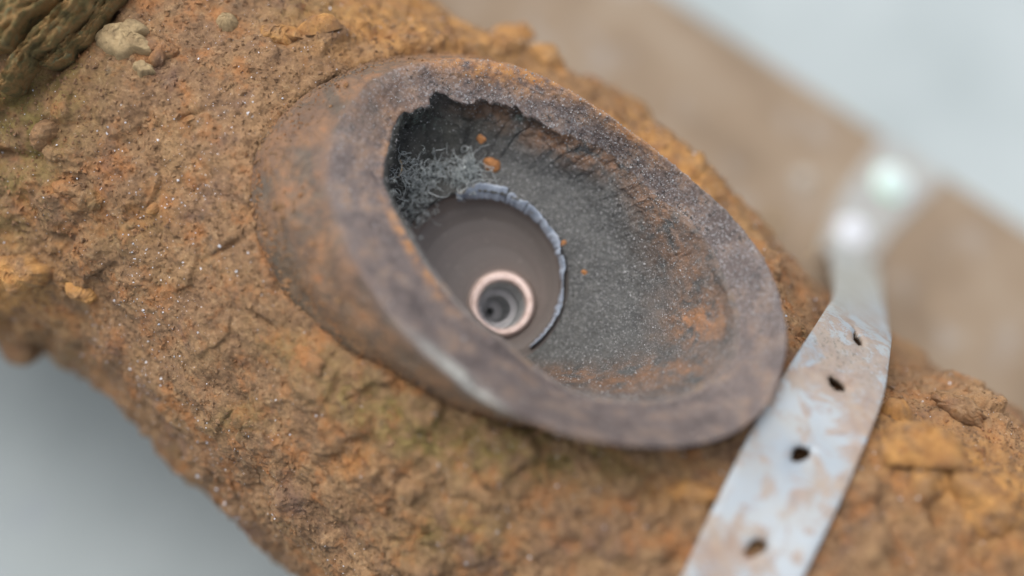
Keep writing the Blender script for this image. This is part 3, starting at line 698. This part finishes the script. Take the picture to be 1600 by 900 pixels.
area = np.linalg.norm(np.cross(np.gradient(G2, axis=0), (np.roll(G2, -1, 1)-np.roll(G2, 1, 1))/2), axis=-1).reshape(-1)
gw = area*gs*(.25+blob(XP, YP, 960, 400, 130, 150).reshape(-1)+.8*blob(XP, YP, 860, 150, 230, 60, 25).reshape(-1)*1.2+.3)
pick = RNG.choice(len(gv), 8000, replace=False, p=gw/gw.sum())
grains("sand_grain", gv[pick], gn[pick], np.clip(RNG.lognormal(-2.35, .35, len(pick)), .05, .28), M_SAND, socket, .2, label="grey sand grains stuck to the rim and inner wall")

mw = area*((VP.reshape(-1) < 2.2)*np.exp(-VP.reshape(-1)*1.6)+.0)
pick = RNG.choice(len(gv), 5000, replace=False, p=mw/mw.sum())
grains("rust_crumb", gv[pick], gn[pick], np.clip(RNG.lognormal(-1.7, .5, len(pick)), .08, .8), M_CRUST, socket, .15)
# orange lumps stuck on the lining
def small_lump(px, py, r, seed, row_hint=None, mat=None, parent=None, hmm=1.2, name="rust_nodule"):
    m = (VP.reshape(-1) > KI+.4) & (VP.reshape(-1) < KL)
    d = (XP.reshape(-1)-px)**2+(YP.reshape(-1)-py)**2; d[~m] = 1e9; k = np.argmin(d); p = gv[k]; nn = gn[k]
    rr = r*FOC/PX; na, nr = 40, 16; a_ = np.linspace(0, 2*np.pi, na, endpoint=False); r_ = np.linspace(.001, 1, nr)
    Rr, A_ = np.meshgrid(r_, a_, indexing='ij'); u = np.cross(nn, f); u /= np.linalg.norm(u); vv = np.cross(nn, u)
    rg = np.random.default_rng(seed); out = 1+np.interp(a_, np.linspace(0, 2*np.pi, 10), np.append((q := rg.normal(0, .16, 9)), q[0]))
    P = p+(Rr*out*np.cos(A_)*rr)[..., None]*u+(Rr*out*np.sin(A_)*rr)[..., None]*vv
    hh = hmm*(1-Rr**3)-.3+fbm(P, .9, 3, seed)*.35
    return mesh_obj(name, (P+hh[..., None]*nn).reshape(-1, 3), grid_faces(nr, na, True), mat or M_OCHRE, parent or socket)
small_lump(768, 258, 15, 401, hmm=1.3, mat=M_NOD); small_lump(752, 218, 9, 403, mat=M_NOD, hmm=.6)
small_lump(912, 426, 6, 404, hmm=.5, mat=M_NOD); small_lump(880, 378, 7, 405, hmm=.4, mat=M_NOD)

# ------------------------------------------------------------------ tubes / fibres
def tube_mesh(paths, rad, k=4):
    Vs, Fs, off = [], [], 0
    for pi, P in enumerate(paths):
        P = np.asarray(P); n = len(P); t = np.gradient(P, axis=0); t /= np.maximum(np.linalg.norm(t, axis=1, keepdims=True), 1e-9)
        ref = np.array([.3, .5, .8]); a = np.cross(t, ref); a /= np.linalg.norm(a, axis=1, keepdims=True); b = np.cross(t, a)
        rr = (rad[pi] if np.ndim(rad) else rad)*np.interp(np.linspace(0, 1, n), [0, .8, 1], [1, .8, .25])
        an = np.linspace(0, 2*np.pi, k, endpoint=False)
        V = P[:, None]+rr[:, None, None]*(np.cos(an)[None, :, None]*a[:, None]+np.sin(an)[None, :, None]*b[:, None])
        Vs.append(V.reshape(-1, 3)); Fs.append(grid_faces(n, k, True)+off); off += n*k
    return np.concatenate(Vs), np.concatenate(Fs)
def lining_pt(px, py):
    m = (VP.reshape(-1) > KI+.4) & (VP.reshape(-1) < KL+.5)
    d = (XP.reshape(-1)-px)**2+(YP.reshape(-1)-py)**2; d[~m] = 1e9; k = np.argmin(d); return gv[k], gn[k]
def fibres(spots, n, length, curl, rad, seed, spread):
    rg = np.random.default_rng(seed); out = []
    for _ in range(n):
        cx, cy, sx, sy = spots[rg.integers(len(spots))]
        p, nn = lining_pt(cx+rg.normal()*sx, cy+rg.normal()*sy); d = nn*spread+rg.normal(size=3)*.9; d /= np.linalg.norm(d)
        P = [p+nn*rg.uniform(0, 1.2)]; step = length*rg.uniform(.5, 1.3)/12; w_ = rg.normal(size=3)*curl
        for s_ in range(12):
            d = d+np.cross(w_, d)*.35+rg.normal(size=3)*.22; d /= np.linalg.norm(d); P.append(P[-1]+d*step)
        out.append(P)
    return out
paths = fibres([(650, 290, 20, 18), (690, 268, 18, 14), (722, 275, 12, 12), (640, 265, 14, 12), (735, 262, 6, 8)], 330, 4.6, 1.1, .05, 5, .6)
V, F = tube_mesh(paths, RNG.uniform(.045, .085, len(paths)), 3)
tp, _ = lining_pt(680, 280)
tuft = mesh_obj("fibre_tuft", V, F, M_TUFT, loc=tp); tuft["label"] = "fluffy grey-green fibrous tuft clinging inside the socket above the bore"; tuft["category"] = "fibre tuft"
paths = fibres([(655, 335, 16, 14), (640, 318, 14, 10)], 130, 2.4, 1.2, .05, 9, .3)
V, F = tube_mesh(paths, RNG.uniform(.03, .05, len(paths)), 3)
tp, _ = lining_pt(655, 335)
t2 = mesh_obj("fibre_tuft", V, F, M_TUFT, loc=tp); t2["label"] = "thin dim wisp of fibres just below the larger grey-green tuft"; t2["category"] = "fibre tuft"
# small tan loop
lp, ln = lining_pt(632, 262)
tt = np.linspace(-.4, 2*np.pi*.93, 40)
c0 = unproj(618., 262., proj(lp[None])[2][0]-1.5)
P = [c0+(CR*math.cos(a)*1.05+CU*math.sin(a)*1.7)+f*.5*math.sin(2*a) for a in tt]
V, F = tube_mesh([P], .13, 8)
lo_ = mesh_obj("fibre_loop", V, F, M_HAIR, loc=c0); lo_["label"] = "tiny tan loop of fibre at the left inside edge of the opening"; lo_["category"] = "fibre"

# ------------------------------------------------------------------ perforated strap
extraL = np.array([2.6, 2.6, 2.8, 3.2, 3.2, 2.5, 2, 0, 0, 0, 0, 0, 0])
dL = body_depth(LE[:, 0], LE[:, 1], 2.5); dRr = body_depth(RE[:, 0], RE[:, 1], 2.5)
def board_depth(px, py): return proj(on_plane(px, py, BZ+.6)[None])[2][0]
DL = dL.copy(); DR_ = dRr.copy()
DL[:7] = [dL[0], dL[1], dL[2], dL[3], dL[4]+0, dL[5]+1, dL[6]+4]; DR_[:6] = [dRr[0], dRr[1], dRr[2], dRr[3], dRr[4], dRr[5]]
for k in range(9, 13): DL[k] = board_depth(*LE[k]); DR_[k] = board_depth(*RE[k])
print("strap depths", DL.round(1), DR_.round(1))
DL[6] = 262; DL[7] = 288; DL[8] = 318; DR_[6] = 262; DR_[7] = 290; DR_[8] = 322
PL = unproj(LE[:, 0], LE[:, 1], DL); PR = unproj(RE[:, 0], RE[:, 1], DR_)
mid = (PL+PR)/2; wv = PR-PL
print("strap widths", np.linalg.norm(wv, axis=1).round(1))
sl = np.concatenate([[0], np.cumsum(np.linalg.norm(np.diff(mid, axis=0), axis=1))])
wdir = wv/np.linalg.norm(wv, axis=1, keepdims=True)
HW = 9.3
STEP = .28
nS = int(sl[-1]/STEP); nT = 67
s_ = np.linspace(0, sl[-1], nS)
def crv(A):
    # smooth each coordinate along arclength
    r = np.stack([smooth_interp(s_, sl, A[:, j]) for j in range(3)], -1)
    k = np.exp(-np.linspace(-2, 2, 31)**2); k /= k.sum()
    pad = np.concatenate([np.repeat(r[:1], 15, 0), r, np.repeat(r[-1:], 15, 0)]); 
    pad[:15] = 2*r[0]-r[15:0:-1]; pad[-15:] = 2*r[-1]-r[-2:-17:-1]
    return np.stack([np.convolve(pad[:, j], k, 'valid') for j in range(3)], -1)
cm = crv(mid); cl = crv(PL); cr = crv(PR)
tgrid = np.linspace(-1, 1, nT)
half_w = .5*(cr-cl)
SG = cm[:, None]+tgrid[None, :, None]*half_w[:, None]
SNm = grid_normals(SG); SNm *= np.sign((SNm*(CP-SG)).sum(-1).mean())
sX, sY, _ = proj(SG)
holes = [(1180, 857, 1.5, 1.5, 0, 2), (1253, 708, 1.5, 1.45, 0, 3), (1309, 597, 2.1, 1.1, 25, 4), (1342, 527, 2.3, 1.1, 60, 5)]
ind = np.stack(np.meshgrid(s_, tgrid*HW, indexing='ij'), -1)
cut = np.zeros(SG.shape[:2], bool); SPm = SG.copy(); spar = ind.copy()
for hx, hy, ra, rb, an, sd_ in holes:
    k = np.argmin((sX-hx)**2+(sY-hy)**2); c = ind.reshape(-1, 2)[k]
    d = ind-c; ca, sa = math.cos(math.radians(an)), math.sin(math.radians(an))
    # hole axes: along image directions roughly = (s: along strap, t: across)
    u = d[..., 1]*ca-d[..., 0]*sa; v = d[..., 1]*sa+d[..., 0]*ca; th = np.arctan2(v/rb, u/ra)
    rg = np.random.default_rng(sd_); jit = 1+.07*np.sin(3*th+rg.uniform(0, 6))+.06*np.sin(7*th+rg.uniform(0, 6))+.03*np.sin(13*th)
    rad = np.hypot(u/ra, v/rb)/jit
    cut |= rad < 1
    band = (rad >= 1) & (rad < 1+STEP*1.15/min(ra, rb)); 
    sc2 = np.where(band, 1/np.maximum(rad, .01), 1)
    spar = np.where(band[..., None], c+d*sc2[..., None], spar)
    # burr: edge of the hole slightly dished
    dish = -.35*np.exp(-((rad-1)/.5)**2)
    SPm = SPm + SNm*(dish*(rad < 3))[..., None]
# move snapped points: first order
ds = (spar[..., 0]-ind[..., 0]); dt = (spar[..., 1]-ind[..., 1])/HW
tang = np.gradient(SG, s_, axis=0)
SPm = SPm + tang*ds[..., None] + half_w[:, None]*dt[..., None]
edgew = np.abs(tgrid)[None, :]*np.ones((nS, 1))
SPm = SPm + SNm*(fbm(SG, 14, 2, 501)*.35)[..., None] - SNm*(.35*np.clip(edgew-.9, 0, 1)*10*.4)[..., None]
TK = .9
topv = SPm; botv = SPm-SNm*TK
Ft = grid_faces(nS, nT); kp = ~cut.reshape(-1)[Ft].any(1); Ft = Ft[kp]
N1 = nS*nT
E = np.concatenate([Ft[:, [0, 1]], Ft[:, [1, 2]], Ft[:, [2, 3]], Ft[:, [3, 0]]]); key = np.sort(E, 1); kk = key[:, 0].astype(np.int64)*N1+key[:, 1]
un, inv, cnt = np.unique(kk, return_inverse=True, return_counts=True); be = E[cnt[inv] == 1]
side_f = np.stack([be[:, 1], be[:, 0], be[:, 0]+N1, be[:, 1]+N1], -1)
FF = np.concatenate([Ft, Ft[:, ::-1]+N1, side_f]); VV = np.concatenate([topv.reshape(-1, 3), botv.reshape(-1, 3)])
dirt = np.clip(blob(sX, sY, 1310, 590, 50, 34, 30)*1.1+blob(sX, sY, 1350, 650, 40, 40)*.8+blob(sX, sY, 1340, 720, 30, 50)*.8+blob(sX, sY, 1130, 865, 45, 34)*1.3+blob(sX, sY, 1260, 760, 40, 24)*.6+blob(sX, sY, 1300, 500, 40, 30)*.5+blob(sX, sY, 1360, 560, 26, 50)*.5+blob(sX, sY, 1250, 580, 30, 18)*.7, 0, 1.2) - .25*blob(sX, sY, 1190, 730, 60, 50)
pits = np.clip(blob(sX, sY, 1310, 555, 70, 34, 30)*1.2, 0, 1)
z2 = lambda a: np.concatenate([a.reshape(-1), a.reshape(-1)])
v, fc, a = compact(VV, FF, {"dirt": z2(dirt), "pits": z2(pits), "end_tone": z2(.85*sstep(510, 440, sY+.15*(sX-1340))*(.55+.45*sstep(380, 440, sY))), "edge": np.concatenate([0*dirt.reshape(-1), 0*dirt.reshape(-1)+.8])})
strap = mesh_obj("metal_strap", v, fc, M_STRAP, attrs=a, loc=cm[-1])
for p_ in strap.data.polygons: pass
strap["label"] = "pale blue-grey perforated metal strap bent over the rusty pipe, smeared with rust"; strap["category"] = "strap"

# bolts on the flat end of the strap
def bolt(px, py, r, mat, label):
    k = np.argmin((sX-px)**2+(sY-py)**2); c = topv.reshape(-1, 3)[k]; nn = SNm.reshape(-1, 3)[k]; nn = nn if nn[2] > 0 else -nn
    t_ = thing("bolt", label, "bolt", c, "bolts on the flat end of the strap")
    u = np.cross(nn, [1, 0, 0.]); u /= np.linalg.norm(u); vv = np.cross(nn, u)
    prof = [(r*1.45, -.1), (r*1.45, .55), (r*1.38, .7), (r*.95, .72)]
    prof2 = [(r, .6), (r*.99, 1.1), (r*.92, 1.5), (r*.75, 1.8), (r*.5, 2.0), (r*.25, 2.08), (.01, 2.1)]
    for nm, pr in (("washer", prof), ("head", prof2)):
        an = np.linspace(0, 2*np.pi, 48, endpoint=False)
        V = np.array([c+u*q*math.cos(a)+vv*q*math.sin(a)+nn*z for q, z in pr for a in an])
        mesh_obj(nm, V, grid_faces(len(pr), 48, True), mat, t_)
bolt(1332, 362, 2.7, M_BOLT, "bright white round-headed bolt at the bend where the strap meets the board")
bolt(1392, 286, 3.3, M_BOLTG, "larger green-tinged bolt head near the far end of the strap")

# stray fibre by the strap
p0 = unproj(1256., 402., 262.); p1 = unproj(1292., 381., 268.)
P = [p0*(1-t)+p1*t+CU*.4*math.sin(t*3) for t in np.linspace(0, 1.25, 16)]
V, F = tube_mesh([P], .09, 6)
hr = mesh_obj("stray_fibre", V, F, M_HAIR, loc=p0); hr["label"] = "fine pale hair caught beside the left edge of the strap"; hr["category"] = "fibre"

# flakes of debris on the board
def flake_obj(px, py, r, mat, label, seed):
    c = on_plane(float(px), float(py), BZ+.1); rg = np.random.default_rng(seed); na = 28
    a_ = np.linspace(0, 2*np.pi, na, endpoint=False); out = 1+rg.normal(0, .12, na)
    prof = [(1, 0), (.95, .7), (.7, 1.1), (.3, 1.3), (.01, 1.3)]
    V = np.array([c+np.array([q*r*o_*math.cos(a), q*r*o_*math.sin(a), z+.1*rg.normal()*(z > 0)]) for q, z in prof for a, o_ in zip(a_, out)])
    o = mesh_obj("debris_flake", V, grid_faces(len(prof), na, True), mat, loc=c)
    o["label"] = label; o["category"] = "flake"; o["group"] = "flakes of debris on the board"
M_PALE = mat_simple("pale_flake", [(.3, srgb(160, 156, 148)), (.7, srgb(178, 174, 166))], 3, .8, .3)
flake_obj(1255, 280, 2.2, M_PALE, "small pale flake on the tan board left of the two bolts", 1)
flake_obj(1206, 350, 1.8, M_STONE, "dull olive flake on the board between the socket and the strap", 2)
